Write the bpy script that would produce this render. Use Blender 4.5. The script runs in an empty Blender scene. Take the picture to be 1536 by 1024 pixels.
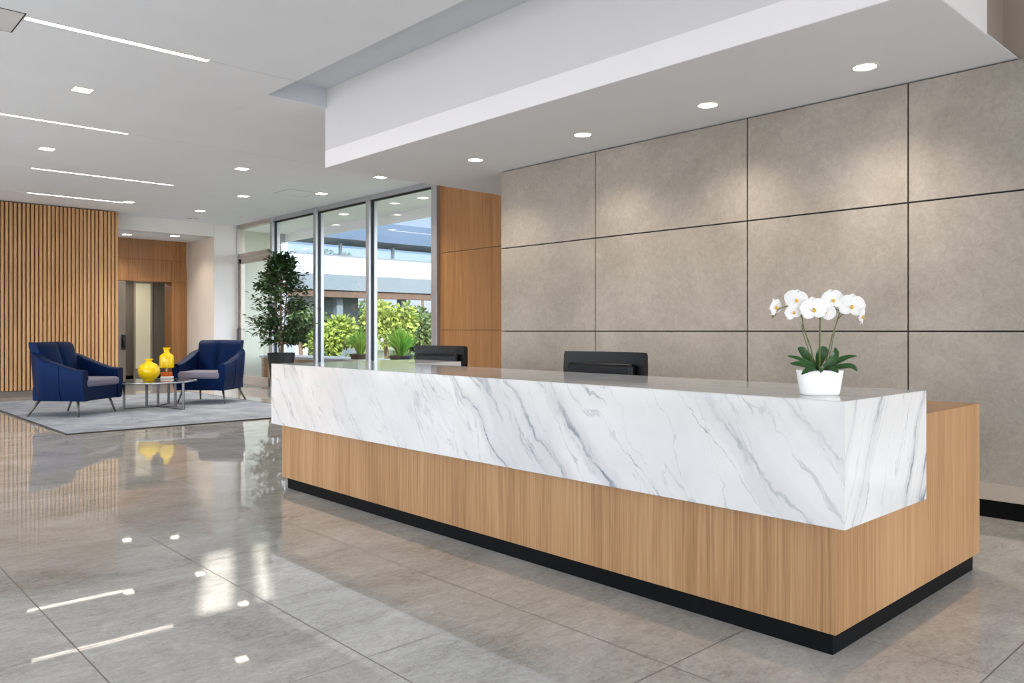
import bpy, bmesh, math, random
from mathutils import Vector, Matrix, noise
R = math.radians
PI = math.pi
scn = bpy.context.scene
col = scn.collection
rng = random.Random(7)

# ------------------------------------------------------------------ colour / materials
def lin(c):
    return c / 12.92 if c <= 0.04045 else ((c + 0.055) / 1.055) ** 2.4
def rgb(r, g, b):
    return (lin(r / 255), lin(g / 255), lin(b / 255), 1.0)

def new_mat(name):
    m = bpy.data.materials.new(name)
    m.use_nodes = True
    nt = m.node_tree
    return m, nt, nt.nodes['Principled BSDF']

def N(nt, typ, **kw):
    n = nt.nodes.new(typ)
    for k, v in kw.items():
        if k in n.inputs:
            n.inputs[k].default_value = v
        else:
            setattr(n, k, v)
    return n

def math_node(nt, op, a, b=None, clamp=False):
    n = nt.nodes.new('ShaderNodeMath')
    n.operation = op
    n.use_clamp = clamp
    for i, v in enumerate((a, b)):
        if v is None:
            continue
        if isinstance(v, (int, float)):
            n.inputs[i].default_value = v
        else:
            nt.links.new(v, n.inputs[i])
    return n.outputs[0]

def ramp(nt, fac, stops):
    n = nt.nodes.new('ShaderNodeValToRGB')
    el = n.color_ramp.elements
    while len(el) > 1:
        el.remove(el[-1])
    el[0].position, el[0].color = stops[0]
    for p, c in stops[1:]:
        e = el.new(p)
        e.color = c
    nt.links.new(fac, n.inputs[0])
    return n.outputs[0]

def mix(nt, fac, a, b, blend='MIX'):
    n = nt.nodes.new('ShaderNodeMix')
    n.data_type = 'RGBA'
    n.blend_type = blend
    ins = [n.inputs[0], n.inputs[6], n.inputs[7]]
    for s, v in zip(ins, (fac, a, b)):
        if isinstance(v, (int, float)):
            s.default_value = v
        elif isinstance(v, tuple):
            s.default_value = v
        else:
            nt.links.new(v, s)
    return n.outputs[2]

def obj_coord(nt, scale=(1, 1, 1), loc=(0, 0, 0), rot=(0, 0, 0)):
    tc = nt.nodes.new('ShaderNodeTexCoord')
    mp = nt.nodes.new('ShaderNodeMapping')
    mp.inputs['Scale'].default_value = scale
    mp.inputs['Location'].default_value = loc
    mp.inputs['Rotation'].default_value = rot
    nt.links.new(tc.outputs['Object'], mp.inputs[0])
    return mp.outputs[0]

def noise_tex(nt, vec, scale, detail=4, rough=0.55, dist=0.0):
    n = nt.nodes.new('ShaderNodeTexNoise')
    n.inputs['Scale'].default_value = scale
    n.inputs['Detail'].default_value = detail
    n.inputs['Roughness'].default_value = rough
    n.inputs['Distortion'].default_value = dist
    nt.links.new(vec, n.inputs['Vector'])
    return n.outputs['Fac']

def bump(nt, bsdf, h, strength=0.2, dist=0.002):
    b = nt.nodes.new('ShaderNodeBump')
    b.inputs['Strength'].default_value = strength
    b.inputs['Distance'].default_value = dist
    nt.links.new(h, b.inputs['Height'])
    nt.links.new(b.outputs[0], bsdf.inputs['Normal'])

def plain(name, c, rough=0.5, metal=0.0, var=0.06, vscale=6.0, spec=0.5, **kw):
    m, nt, b = new_mat(name)
    v = obj_coord(nt)
    f = noise_tex(nt, v, vscale, 3)
    d = tuple(max(0, x * (1 - var)) for x in c[:3]) + (1,)
    l = tuple(min(1, x * (1 + var)) for x in c[:3]) + (1,)
    nt.links.new(ramp(nt, f, [(0.3, d), (0.7, l)]), b.inputs['Base Color'])
    b.inputs['Roughness'].default_value = rough
    b.inputs['Metallic'].default_value = metal
    b.inputs['Specular IOR Level'].default_value = spec
    for k, val in kw.items():
        b.inputs[k].default_value = val
    return m

def wood(name, c_dark, c_mid, c_light, rough=0.42, along='Z', fine=1.0):
    m, nt, b = new_mat(name)
    s1 = {'Z': (9, 9, 0.35), 'Y': (9, 0.35, 9), 'X': (0.35, 9, 9)}[along]
    s2 = {'Z': (90 * fine, 90 * fine, 1.6), 'Y': (90 * fine, 1.6, 90 * fine), 'X': (1.6, 90 * fine, 90 * fine)}[along]
    f1 = noise_tex(nt, obj_coord(nt, s1), 1.0, 5, 0.6, 0.6)
    f2 = noise_tex(nt, obj_coord(nt, s2), 1.0, 3, 0.6)
    f3 = noise_tex(nt, obj_coord(nt, tuple(x * 0.25 for x in s1)), 1.0, 1)
    f = math_node(nt, 'ADD', math_node(nt, 'MULTIPLY', f1, 0.35), math_node(nt, 'ADD', math_node(nt, 'MULTIPLY', f2, 0.5), math_node(nt, 'MULTIPLY', f3, 0.15)))
    c = ramp(nt, f, [(0.36, c_dark), (0.5, c_mid), (0.64, c_light)])
    nt.links.new(c, b.inputs['Base Color'])
    b.inputs['Roughness'].default_value = rough
    bump(nt, b, f2, 0.12, 0.001)
    return m

M = {}
M['ceiling'] = plain('ceiling_paint', rgb(226, 229, 233), 0.85, var=0.015, vscale=1.5, spec=0.2)
M['soffit'] = plain('soffit_paint', rgb(224, 227, 231), 0.8, var=0.01, vscale=1.5, spec=0.2)
M['slot'] = plain('slot_shade_grey', rgb(206, 210, 215), 0.85, var=0.015, vscale=1.5, spec=0.2)  # darker than the ceiling: shade of the recess put into the colour
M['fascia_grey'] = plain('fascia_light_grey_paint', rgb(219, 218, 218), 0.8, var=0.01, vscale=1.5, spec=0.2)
M['fascia_white'] = plain('fascia_white_paint', rgb(243, 241, 241), 0.75, var=0.008, vscale=1.5, spec=0.25)
M['wall_white'] = plain('wall_white_paint', rgb(222, 218, 214), 0.7, var=0.015, vscale=1.2, spec=0.3)
M['bounce_beige'] = plain('oak_bounce_beige', rgb(206, 190, 172), 0.7, var=0.015, vscale=1.2)  # warm light bounced off the oak, painted into the wall colour
M['taupe'] = plain('taupe_paint', rgb(170, 158, 146), 0.75, var=0.03, vscale=1.0)
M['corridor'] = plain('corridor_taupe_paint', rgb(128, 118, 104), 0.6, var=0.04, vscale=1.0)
M['black'] = plain('black_laminate', rgb(10, 10, 11), 0.55, var=0.1, spec=0.12)
M['gap'] = plain('dark_joint', rgb(34, 30, 28), 0.8, var=0.05)
M['base_beige'] = plain('beige_base_panel', rgb(176, 163, 150), 0.5, var=0.03)
M['grey_base'] = plain('grey_base_board', rgb(112, 103, 94), 0.5, var=0.05)
M['alu'] = plain('brushed_aluminium', rgb(176, 178, 182), 0.35, metal=0.55, var=0.04)
M['alu_warm'] = plain('warm_bronze_aluminium', rgb(176, 164, 152), 0.35, metal=0.5, var=0.04)
M['gasket'] = plain('black_gasket', rgb(18, 19, 22), 0.5)
M['steel'] = plain('dark_steel', rgb(92, 92, 94), 0.35, metal=0.7, var=0.06)
M['bronze_leg'] = plain('bronze_leg_metal', rgb(104, 98, 92), 0.38, metal=0.6, var=0.06)
M['leather'] = plain('black_leather', rgb(14, 14, 16), 0.42, var=0.12, vscale=60, spec=0.3)
M['plastic_black'] = plain('black_plastic', rgb(22, 22, 24), 0.4)
M['pot_black'] = plain('matt_black_planter', rgb(28, 29, 31), 0.55, var=0.08)
M['ceramic'] = plain('white_ceramic', rgb(242, 240, 237), 0.22, var=0.01)
M['soil'] = plain('soil', rgb(58, 44, 34), 0.95, var=0.4, vscale=50)
M['yellow'] = plain('yellow_glaze', rgb(246, 206, 10), 0.16, var=0.02)
M['orange'] = plain('amber_orange', rgb(214, 104, 22), 0.25, var=0.25, vscale=25)
M['white_plastic'] = plain('white_tray', rgb(240, 236, 228), 0.35, var=0.02)
M['light_trim'] = plain('light_trim', rgb(214, 212, 208), 0.5, var=0.01)
M['panel_grey'] = plain('access_panel_grey', rgb(206, 206, 206), 0.8, var=0.02)
M['trunk'] = plain('pale_bark', rgb(150, 128, 104), 0.85, var=0.25, vscale=25)
M['bark'] = plain('dark_bark', rgb(86, 68, 52), 0.9, var=0.3, vscale=10)

M['oak'] = wood('desk_oak', rgb(138, 98, 60), rgb(167, 126, 83), rgb(184, 145, 103), 0.42)
M['oak_slat'] = wood('slat_oak', rgb(156, 112, 70), rgb(188, 144, 98), rgb(204, 162, 116), 0.5)
M['slat_back'] = wood('slat_backing_walnut', rgb(66, 40, 20), rgb(84, 54, 30), rgb(96, 64, 38), 0.6)
M['oak_panel'] = wood('panel_oak', rgb(134, 90, 50), rgb(160, 113, 68), rgb(176, 130, 84), 0.42)
M['bench_wood'] = wood('bench_wood', rgb(120, 84, 54), rgb(160, 120, 84), rgb(190, 150, 110), 0.6, 'Y')

def fabric(name, c, c2, sheen=0.4, rough=0.75, spec_tint=(1, 1, 1, 1)):
    m, nt, b = new_mat(name)
    f = noise_tex(nt, obj_coord(nt), 320, 2)
    nt.links.new(ramp(nt, f, [(0.3, c), (0.7, c2)]), b.inputs['Base Color'])
    b.inputs['Roughness'].default_value = rough
    b.inputs['Sheen Weight'].default_value = sheen
    b.inputs['Sheen Roughness'].default_value = 0.35
    b.inputs['Sheen Tint'].default_value = rgb(90, 130, 210)
    b.inputs['Specular IOR Level'].default_value = 0.5
    b.inputs['Specular Tint'].default_value = spec_tint
    bump(nt, b, f, 0.15, 0.001)
    return m
M['navy'] = fabric('navy_wool', rgb(4, 14, 40), rgb(8, 25, 60), 0.03, 0.5, (0.06, 0.17, 0.48, 1))
M['seat_reflection'] = fabric('seat_reflection_mauve', rgb(104, 100, 116), rgb(124, 120, 136), 0.15)  # light reflected on the seat, put in as a grey mauve colour
M['seat_reflection'].node_tree.nodes['Principled BSDF'].inputs['Sheen Tint'].default_value = (1, 1, 1, 1)

# concrete panel
m, nt, b = new_mat('concrete_panel'); M['concrete'] = m
v = obj_coord(nt)
f1 = noise_tex(nt, v, 0.9, 6, 0.6, 0.4)
f2 = noise_tex(nt, v, 14, 6, 0.7, 1.6)
f3 = noise_tex(nt, v, 45, 4, 0.7, 2.0)
f = math_node(nt, 'ADD', math_node(nt, 'MULTIPLY', f1, 0.5), math_node(nt, 'ADD', math_node(nt, 'MULTIPLY', f2, 0.3), math_node(nt, 'MULTIPLY', f3, 0.2)))
nt.links.new(ramp(nt, f, [(0.34, rgb(132, 125, 116)), (0.5, rgb(157, 149, 139)), (0.66, rgb(178, 170, 160))]), b.inputs['Base Color'])
b.inputs['Roughness'].default_value = 0.62
b.inputs['Specular IOR Level'].default_value = 0.35
bump(nt, b, f3, 0.25, 0.004)

# marble (diagonal grey veins)
m, nt, b = new_mat('white_veined_marble'); M['marble'] = m
tc = N(nt, 'ShaderNodeTexCoord')
wn = N(nt, 'ShaderNodeTexNoise'); wn.inputs['Scale'].default_value = 2.1; wn.inputs['Detail'].default_value = 7; wn.inputs['Roughness'].default_value = 0.62
nt.links.new(tc.outputs['Object'], wn.inputs['Vector'])
sub = N(nt, 'ShaderNodeVectorMath', operation='SUBTRACT'); sub.inputs[1].default_value = (0.5, 0.5, 0.5)
nt.links.new(wn.outputs['Color'], sub.inputs[0])
scl = N(nt, 'ShaderNodeVectorMath', operation='SCALE'); scl.inputs['Scale'].default_value = 0.15
nt.links.new(sub.outputs[0], scl.inputs[0])
add = N(nt, 'ShaderNodeVectorMath', operation='ADD')
nt.links.new(tc.outputs['Object'], add.inputs[0]); nt.links.new(scl.outputs[0], add.inputs[1])
def dotv(vec):
    d = N(nt, 'ShaderNodeVectorMath', operation='DOT_PRODUCT')
    d.inputs[1].default_value = vec
    nt.links.new(add.outputs[0], d.inputs[0])
    return d.outputs['Value']
def vein(s_vec, t_vec, off, scale, width, detail=2):
    c = N(nt, 'ShaderNodeCombineXYZ')
    nt.links.new(dotv(s_vec), c.inputs[0]); nt.links.new(dotv(t_vec), c.inputs[1]); c.inputs[2].default_value = off
    n = noise_tex(nt, c.outputs[0], scale, detail, 0.5)
    r = math_node(nt, 'ABSOLUTE', math_node(nt, 'SUBTRACT', n, 0.5))
    return math_node(nt, 'SUBTRACT', 1.0, math_node(nt, 'DIVIDE', r, width, ), clamp=True)
S = (1.45, 0.72, -0.72); T = (0.06, 0.07, 0.07)
v1 = vein(S, T, 3.7, 1.9, 0.011, 5)
v2 = vein(S, T, 9.1, 4.2, 0.010, 5)
v3 = vein((1.3, 0.8, -0.5), (0.1, 0.1, 0.12), 1.3, 5.5, 0.010, 4)
v4 = vein(S, T, 3.7, 1.9, 0.07, 5)
cm = N(nt, 'ShaderNodeCombineXYZ')
nt.links.new(dotv(S), cm.inputs[0]); nt.links.new(dotv(T), cm.inputs[1]); cm.inputs[2].default_value = 21.0
mask = noise_tex(nt, cm.outputs[0], 1.5, 3, 0.6)
mk = math_node(nt, 'MULTIPLY', math_node(nt, 'SUBTRACT', mask, 0.36), 4.5, clamp=True)
brk = noise_tex(nt, tc.outputs['Object'], 6.0, 4, 0.6)
bk = math_node(nt, 'MULTIPLY', math_node(nt, 'SUBTRACT', brk, 0.33), 3.6, clamp=True)
t1 = math_node(nt, 'MULTIPLY', math_node(nt, 'MULTIPLY', v1, mk), math_node(nt, 'MULTIPLY', bk, 0.8))
t2 = math_node(nt, 'MULTIPLY', math_node(nt, 'MULTIPLY', v2, bk), math_node(nt, 'MULTIPLY', mk, 0.7))
t3 = math_node(nt, 'MULTIPLY', math_node(nt, 'MULTIPLY', v3, bk), 0.34)
t4 = math_node(nt, 'MULTIPLY', math_node(nt, 'MULTIPLY', v4, mk), 0.24)
tot = math_node(nt, 'ADD', math_node(nt, 'ADD', t1, t2), math_node(nt, 'ADD', t3, t4), clamp=True)
base = ramp(nt, noise_tex(nt, tc.outputs['Object'], 2.5, 5), [(0.3, rgb(206, 204, 200)), (0.7, rgb(219, 217, 213))])
nt.links.new(mix(nt, tot, base, rgb(98, 106, 118)), b.inputs['Base Color'])
b.inputs['Roughness'].default_value = 0.10
b.inputs['Specular IOR Level'].default_value = 0.5

# floor: polished stone tiles
TX0, TW, TY0, TH = 0.90, 0.82, 1.83, 0.87
m, nt, b = new_mat('polished_stone_tile'); M['floor'] = m
v = obj_coord(nt, loc=(0, 0, 0))
br = N(nt, 'ShaderNodeTexBrick')
br.offset = 0.0; br.squash = 1.0
mp = nt.nodes.new('ShaderNodeMapping'); mp.inputs['Location'].default_value = (-TX0, -TY0, 0)
nt.links.new(v, mp.inputs[0]); nt.links.new(mp.outputs[0], br.inputs['Vector'])
br.inputs['Scale'].default_value = 1.0
br.inputs['Brick Width'].default_value = TW
br.inputs['Row Height'].default_value = TH
br.inputs['Mortar Size'].default_value = 0.003
br.inputs['Mortar Smooth'].default_value = 0.1
br.inputs['Color1'].default_value = (0.30, 0.30, 0.30, 1)
br.inputs['Color2'].default_value = (0.70, 0.70, 0.70, 1)
f1 = noise_tex(nt, obj_coord(nt, (1.0, 1.6, 1), rot=(0, 0, 0.5)), 1.3, 7, 0.62, 0.8)
f2 = noise_tex(nt, obj_coord(nt, (1, 2.2, 1), rot=(0, 0, 0.7)), 9, 7, 0.7, 1.5)
f3 = noise_tex(nt, v, 60, 4, 0.7, 1.0)
f = math_node(nt, 'ADD', math_node(nt, 'MULTIPLY', f1, 0.42), math_node(nt, 'ADD', math_node(nt, 'MULTIPLY', f2, 0.33), math_node(nt, 'MULTIPLY', f3, 0.25)))
stone = ramp(nt, f, [(0.37, rgb(142, 138, 131)), (0.47, rgb(172, 168, 160)), (0.56, rgb(188, 184, 176)), (0.66, rgb(210, 206, 199))])
stone = mix(nt, 0.10, stone, br.outputs['Color'], 'OVERLAY')
# thin pale veins
vv = noise_tex(nt, obj_coord(nt, (1, 1.8, 1), rot=(0, 0, 0.4)), 1.7, 6, 0.6, 1.2)
rd = math_node(nt, 'ABSOLUTE', math_node(nt, 'SUBTRACT', vv, 0.5))
vm = math_node(nt, 'MULTIPLY', math_node(nt, 'SUBTRACT', 1.0, math_node(nt, 'DIVIDE', rd, 0.007), clamp=True), 0.22)
stone = mix(nt, vm, stone, rgb(206, 200, 192))
nt.links.new(mix(nt, br.outputs['Fac'], stone, rgb(104, 98, 92)), b.inputs['Base Color'])
rr = math_node(nt, 'ADD', math_node(nt, 'MULTIPLY', f2, 0.03), math_node(nt, 'ADD', 0.006, math_node(nt, 'MULTIPLY', br.outputs['Fac'], 0.3)))
nt.links.new(rr, b.inputs['Roughness'])
b.inputs['Specular IOR Level'].default_value = 0.6
b.inputs['IOR'].default_value = 1.5
bump(nt, b, f2, 0.008, 0.002)

# rug
m, nt, b = new_mat('pale_blue_grey_rug'); M['rug'] = m
f1 = noise_tex(nt, obj_coord(nt), 2.2, 5, 0.65, 0.5)
f2 = noise_tex(nt, obj_coord(nt), 140, 2)
c = ramp(nt, f1, [(0.32, rgb(122, 128, 136)), (0.5, rgb(146, 152, 160)), (0.66, rgb(166, 171, 177))])
vo = N(nt, 'ShaderNodeTexVoronoi', feature='DISTANCE_TO_EDGE'); vo.inputs['Scale'].default_value = 1.3
vr = noise_tex(nt, obj_coord(nt), 3, 3)
nt.links.new(obj_coord(nt, (1, 0.7, 1)), vo.inputs['Vector'])
ln = math_node(nt, 'MULTIPLY', math_node(nt, 'LESS_THAN', vo.outputs['Distance'], 0.014), math_node(nt, 'MULTIPLY', vr, 0.5))
c = mix(nt, ln, c, rgb(110, 110, 114))
nt.links.new(mix(nt, math_node(nt, 'MULTIPLY', f2, 0.25), c, rgb(124, 128, 136)), b.inputs['Base Color'])
b.inputs['Roughness'].default_value = 0.95
bump(nt, b, f2, 0.4, 0.004)
M['rug_edge'] = plain('rug_binding', rgb(62, 58, 54), 0.9)

def emis(name, c, strength):
    m, nt, b = new_mat(name)
    f = noise_tex(nt, obj_coord(nt), 3, 1)
    cc = ramp(nt, f, [(0.0, c), (1.0, tuple(min(1, x * 1.03) for x in c[:3]) + (1,))])
    nt.links.new(cc, b.inputs['Emission Color'])
    b.inputs['Emission Strength'].default_value = strength
    b.inputs['Base Color'].default_value = c
    return m
M['lamp'] = emis('warm_led_diffuser', (1.0, 0.86, 0.70, 1), 3.6)
M['strip'] = emis('warm_led_strip', (1.0, 0.89, 0.77, 1), 4.0)
M['niche'] = emis('backlit_frosted_panel', (0.80, 0.74, 0.52, 1), 0.06)

def glass(name, tint=(0.95, 0.965, 0.965, 1), refl=1.0):
    m = bpy.data.materials.new(name); m.use_nodes = True
    nt = m.node_tree
    for n in list(nt.nodes):
        nt.nodes.remove(n)
    out = N(nt, 'ShaderNodeOutputMaterial')
    tr = N(nt, 'ShaderNodeBsdfTransparent'); gl = N(nt, 'ShaderNodeBsdfGlossy')
    f = noise_tex(nt, obj_coord(nt), 0.5, 1)
    nt.links.new(ramp(nt, f, [(0, tint), (1, tuple(min(1, x * 1.01) for x in tint[:3]) + (1,))]), tr.inputs['Color'])
    gl.inputs['Roughness'].default_value = 0.0
    gl.inputs['Color'].default_value = (refl, refl, refl, 1)
    ge = N(nt, 'ShaderNodeNewGeometry')
    dp = N(nt, 'ShaderNodeVectorMath', operation='DOT_PRODUCT')
    nt.links.new(ge.outputs['Incoming'], dp.inputs[0]); nt.links.new(ge.outputs['Normal'], dp.inputs[1])
    c1 = math_node(nt, 'SUBTRACT', 1.0, math_node(nt, 'ABSOLUTE', dp.outputs['Value']), clamp=True)
    fr = math_node(nt, 'ADD', 0.04, math_node(nt, 'MULTIPLY', math_node(nt, 'POWER', c1, 5.0), 0.96), clamp=True)
    mx = N(nt, 'ShaderNodeMixShader')
    nt.links.new(fr, mx.inputs[0]); nt.links.new(tr.outputs[0], mx.inputs[1]); nt.links.new(gl.outputs[0], mx.inputs[2])
    nt.links.new(mx.outputs[0], out.inputs['Surface'])
    return m
M['glass'] = glass('window_glass')
M['glass_far'] = glass('facade_glass', (0.80, 0.88, 0.95, 1))
M['glass_smoke'] = glass('smoked_table_glass', (0.62, 0.62, 0.60, 1))

def leafmat(name, c1, c2, rough=0.45, trans=0.0, scale=3.0):
    m, nt, b = new_mat(name)
    oi = N(nt, 'ShaderNodeNewGeometry')
    f = math_node(nt, 'ADD', math_node(nt, 'MULTIPLY', oi.outputs['Random Per Island'], 0.7), math_node(nt, 'MULTIPLY', noise_tex(nt, obj_coord(nt), scale, 2), 0.3))
    nt.links.new(ramp(nt, f, [(0.1, c1), (0.9, c2)]), b.inputs['Base Color'])
    b.inputs['Roughness'].default_value = rough
    if trans:
        tl = N(nt, 'ShaderNodeBsdfTranslucent'); tl.inputs['Color'].default_value = c2
        mx = N(nt, 'ShaderNodeMixShader'); mx.inputs[0].default_value = trans
        out = nt.nodes['Material Output']
        nt.links.new(b.outputs[0], mx.inputs[1]); nt.links.new(tl.outputs[0], mx.inputs[2]); nt.links.new(mx.outputs[0], out.inputs['Surface'])
    return m
M['ficus'] = leafmat('dark_glossy_leaf', rgb(26, 48, 26), rgb(66, 98, 54), 0.4, 0.12)
M['grassblade'] = leafmat('bright_grass_blade', rgb(76, 136, 38), rgb(156, 204, 84), 0.5, 0.35)
M['tree_bright'] = leafmat('sunlit_yellow_green_leaf', rgb(40, 58, 16), rgb(140, 156, 62), 0.6, 0.25)
M['tree_mid'] = leafmat('mid_green_leaf', rgb(22, 40, 20), rgb(88, 110, 56), 0.6, 0.2)
M['tree_dark'] = leafmat('deep_green_leaf', rgb(30, 52, 32), rgb(74, 104, 60), 0.6, 0.15)
M['orchid_leaf'] = plain('orchid_leaf', rgb(36, 74, 28), 0.28, var=0.25, vscale=18)
M['orchid_stem'] = plain('orchid_stem', rgb(84, 96, 40), 0.45, var=0.3, vscale=40)
m, nt, b = new_mat('white_petal'); M['petal'] = m
nt.links.new(ramp(nt, noise_tex(nt, obj_coord(nt), 30, 2), [(0.3, rgb(244, 243, 240)), (0.7, rgb(252, 251, 249))]), b.inputs['Base Color'])
b.inputs['Roughness'].default_value = 0.5
tl = N(nt, 'ShaderNodeBsdfTranslucent'); tl.inputs['Color'].default_value = rgb(250, 250, 248)
mx = N(nt, 'ShaderNodeMixShader'); mx.inputs[0].default_value = 0.38
nt.links.new(b.outputs[0], mx.inputs[1]); nt.links.new(tl.outputs[0], mx.inputs[2]); nt.links.new(mx.outputs[0], nt.nodes['Material Output'].inputs['Surface'])
M['lip'] = plain('yellow_orchid_lip', rgb(226, 176, 40), 0.5, var=0.35, vscale=90)
M['lawn'] = plain('lawn_grass', rgb(98, 104, 74), 0.9, var=0.3, vscale=4)
M['paving'] = plain('pale_paving', rgb(176, 172, 166), 0.8, var=0.05, vscale=2)
M['stucco'] = plain('pale_green_stucco', rgb(190, 192, 172), 0.8, var=0.03, vscale=1)
M['bld_white'] = plain('white_parapet', rgb(150, 155, 164), 0.6, var=0.02, vscale=0.5)
M['bld_grey'] = plain('grey_canopy', rgb(74, 83, 88), 0.5, var=0.05, vscale=0.5)
M['bld_blue'] = plain('blue_grey_roof', rgb(44, 60, 78), 0.5, var=0.08, vscale=0.4)
M['bld_brown'] = plain('brown_canopy_lining', rgb(64, 46, 34), 0.7, var=0.1)
M['bld_dark'] = plain('dark_core', rgb(70, 80, 86), 0.5, var=0.1)

# ------------------------------------------------------------------ mesh builder
class MB:
    def __init__(self):
        self.bm = bmesh.new()
    def box(self, x0, x1, y0, y1, z0, z1, bev=0.0, seg=2, smooth=False, mat=None):
        ret = bmesh.ops.create_cube(self.bm, size=1.0)
        vs = ret['verts']
        for v in vs:
            v.co = Vector((x0 + (v.co.x + .5) * (x1 - x0), y0 + (v.co.y + .5) * (y1 - y0), z0 + (v.co.z + .5) * (z1 - z0)))
        fs = set(f for v in vs for f in v.link_faces)
        if bev:
            es = set(e for v in vs for e in v.link_edges)
            r = bmesh.ops.bevel(self.bm, geom=list(es), offset=bev, segments=seg, profile=0.5, affect='EDGES')
            fs = set(r['faces']) | set(f for f in fs if f.is_valid)
            vs = list(set(v for f in fs for v in f.verts))
        if mat is not None:
            bmesh.ops.transform(self.bm, matrix=mat, verts=list(set(v for f in fs for v in f.verts)))
        for f in fs:
            f.smooth = smooth
        return fs
    def tube(self, pts, rad, n=8, cap=True, smooth=True):
        pts = [Vector(p) for p in pts]
        if isinstance(rad, (int, float)):
            rad = [rad] * len(pts)
        rings = []
        up = None
        for i, p in enumerate(pts):
            if i == 0: d = pts[1] - p
            elif i == len(pts) - 1: d = p - pts[i - 1]
            else: d = pts[i + 1] - pts[i - 1]
            d.normalize()
            if up is None:
                a = Vector((0, 0, 1)) if abs(d.z) < 0.9 else Vector((1, 0, 0))
                up = (a - d * a.dot(d)).normalized()
            else:
                up = (up - d * up.dot(d)).normalized()
            s = d.cross(up)
            rings.append([self.bm.verts.new(p + (up * math.cos(2 * PI * k / n) + s * math.sin(2 * PI * k / n)) * rad[i]) for k in range(n)])
        for a, b in zip(rings, rings[1:]):
            for k in range(n):
                f = self.bm.faces.new((a[k], a[(k + 1) % n], b[(k + 1) % n], b[k])); f.smooth = smooth
        if cap:
            self.bm.faces.new(rings[0][::-1]); self.bm.faces.new(rings[-1])
    def lathe(self, prof, n=32, c=(0, 0, 0), sx=1.0, sy=1.0, smooth=True, cap_top=False, cap_bot=True, power=None):
        rings = []
        for r, z in prof:
            ring = []
            for k in range(n):
                a = 2 * PI * k / n
                ca, sa = math.cos(a), math.sin(a)
                if power:
                    ca = math.copysign(abs(ca) ** power, ca); sa = math.copysign(abs(sa) ** power, sa)
                ring.append(self.bm.verts.new((c[0] + r * sx * ca, c[1] + r * sy * sa, c[2] + z)))
            rings.append(ring)
        for a, b in zip(rings, rings[1:]):
            for k in range(n):
                f = self.bm.faces.new((a[k], a[(k + 1) % n], b[(k + 1) % n], b[k])); f.smooth = smooth
        if cap_bot: self.bm.faces.new(rings[0][::-1])
        if cap_top: self.bm.faces.new(rings[-1])
    def loft(self, rings, closed=True, cap=True, smooth=True):
        rv = [[self.bm.verts.new(p) for p in r] for r in rings]
        n = len(rv[0])
        for a, b in zip(rv, rv[1:]):
            for k in range(n if closed else n - 1):
                f = self.bm.faces.new((a[k], a[(k + 1) % n], b[(k + 1) % n], b[k])); f.smooth = smooth
        if cap and closed:
            self.bm.faces.new(rv[0][::-1]); self.bm.faces.new(rv[-1])
    def prism(self, pts, z0, z1, bev=0.0):
        lo = [self.bm.verts.new((x, y, z0)) for x, y in pts]
        hi = [self.bm.verts.new((x, y, z1)) for x, y in pts]
        n = len(pts)
        fs = [self.bm.faces.new(lo[::-1]), self.bm.faces.new(hi)]
        for k in range(n):
            fs.append(self.bm.faces.new((lo[k], lo[(k + 1) % n], hi[(k + 1) % n], hi[k])))
        if bev:
            es = set(e for f in fs[:2] for e in f.edges)
            bmesh.ops.bevel(self.bm, geom=list(es), offset=bev, segments=2, profile=0.5, affect='EDGES')
    def build(self, name, mat, parent=None, loc=None, auto=None):
        bmesh.ops.recalc_face_normals(self.bm, faces=self.bm.faces[:])
        if auto:
            for e in self.bm.edges:
                if len(e.link_faces) == 2 and e.calc_face_angle(0) > R(auto):
                    e.smooth = False
        me = bpy.data.meshes.new(name)
        self.bm.to_mesh(me); self.bm.free()
        me.materials.append(mat)
        o = bpy.data.objects.new(name, me)
        col.objects.link(o)
        if parent is not None:
            o.parent = parent
        if loc is not None:
            o.location = loc
        return o

def tag(o, label, cat, group=None, kind=None):
    o['label'] = label; o['category'] = cat
    if group: o['group'] = group
    if kind: o['kind'] = kind
    return o
def empty(name, loc=(0, 0, 0), rz=0.0):
    o = bpy.data.objects.new(name, None)
    o.empty_display_size = 0.1
    col.objects.link(o); o.location = loc; o.rotation_euler = (0, 0, rz)
    return o
def thing(name, label, cat, loc=(0, 0, 0), rz=0.0, group=None):
    return tag(empty(name, loc, rz), label, cat, group)
def struct(o, label=None):
    o['kind'] = 'structure'
    if label: o['label'] = label
    return o
def copy_tree(o, parent=None):
    c = o.copy(); col.objects.link(c)
    if parent is not None: c.parent = parent
    for ch in o.children:
        copy_tree(ch, c)
    return c

# ------------------------------------------------------------------ dimensions
HC, HS = 3.83, 3.155
XW, XWIN = 6.18, 8.15
YB = 18.4
X0, Y0 = -5.0, -1.5

# ------------------------------------------------------------------ camera
cam = bpy.data.cameras.new('camera')
co = bpy.data.objects.new('camera', cam); col.objects.link(co)
cam.sensor_width = 36.0; cam.lens = 1186.0 / 1536 * 36
cam.shift_y = -16.0 / 1536
cam.clip_start = 0.05; cam.clip_end = 400
co.location = (0, 0, 1.3)
co.rotation_euler = (R(90), 0, -R(42.923))
scn.camera = co

# ------------------------------------------------------------------ shell
mb = MB(); mb.box(X0 - .2, XWIN + .08, Y0 - .2, 23, -0.1, 0.0)
struct(mb.build('floor', M['floor']), 'polished grey stone tile floor of the lobby')

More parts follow.
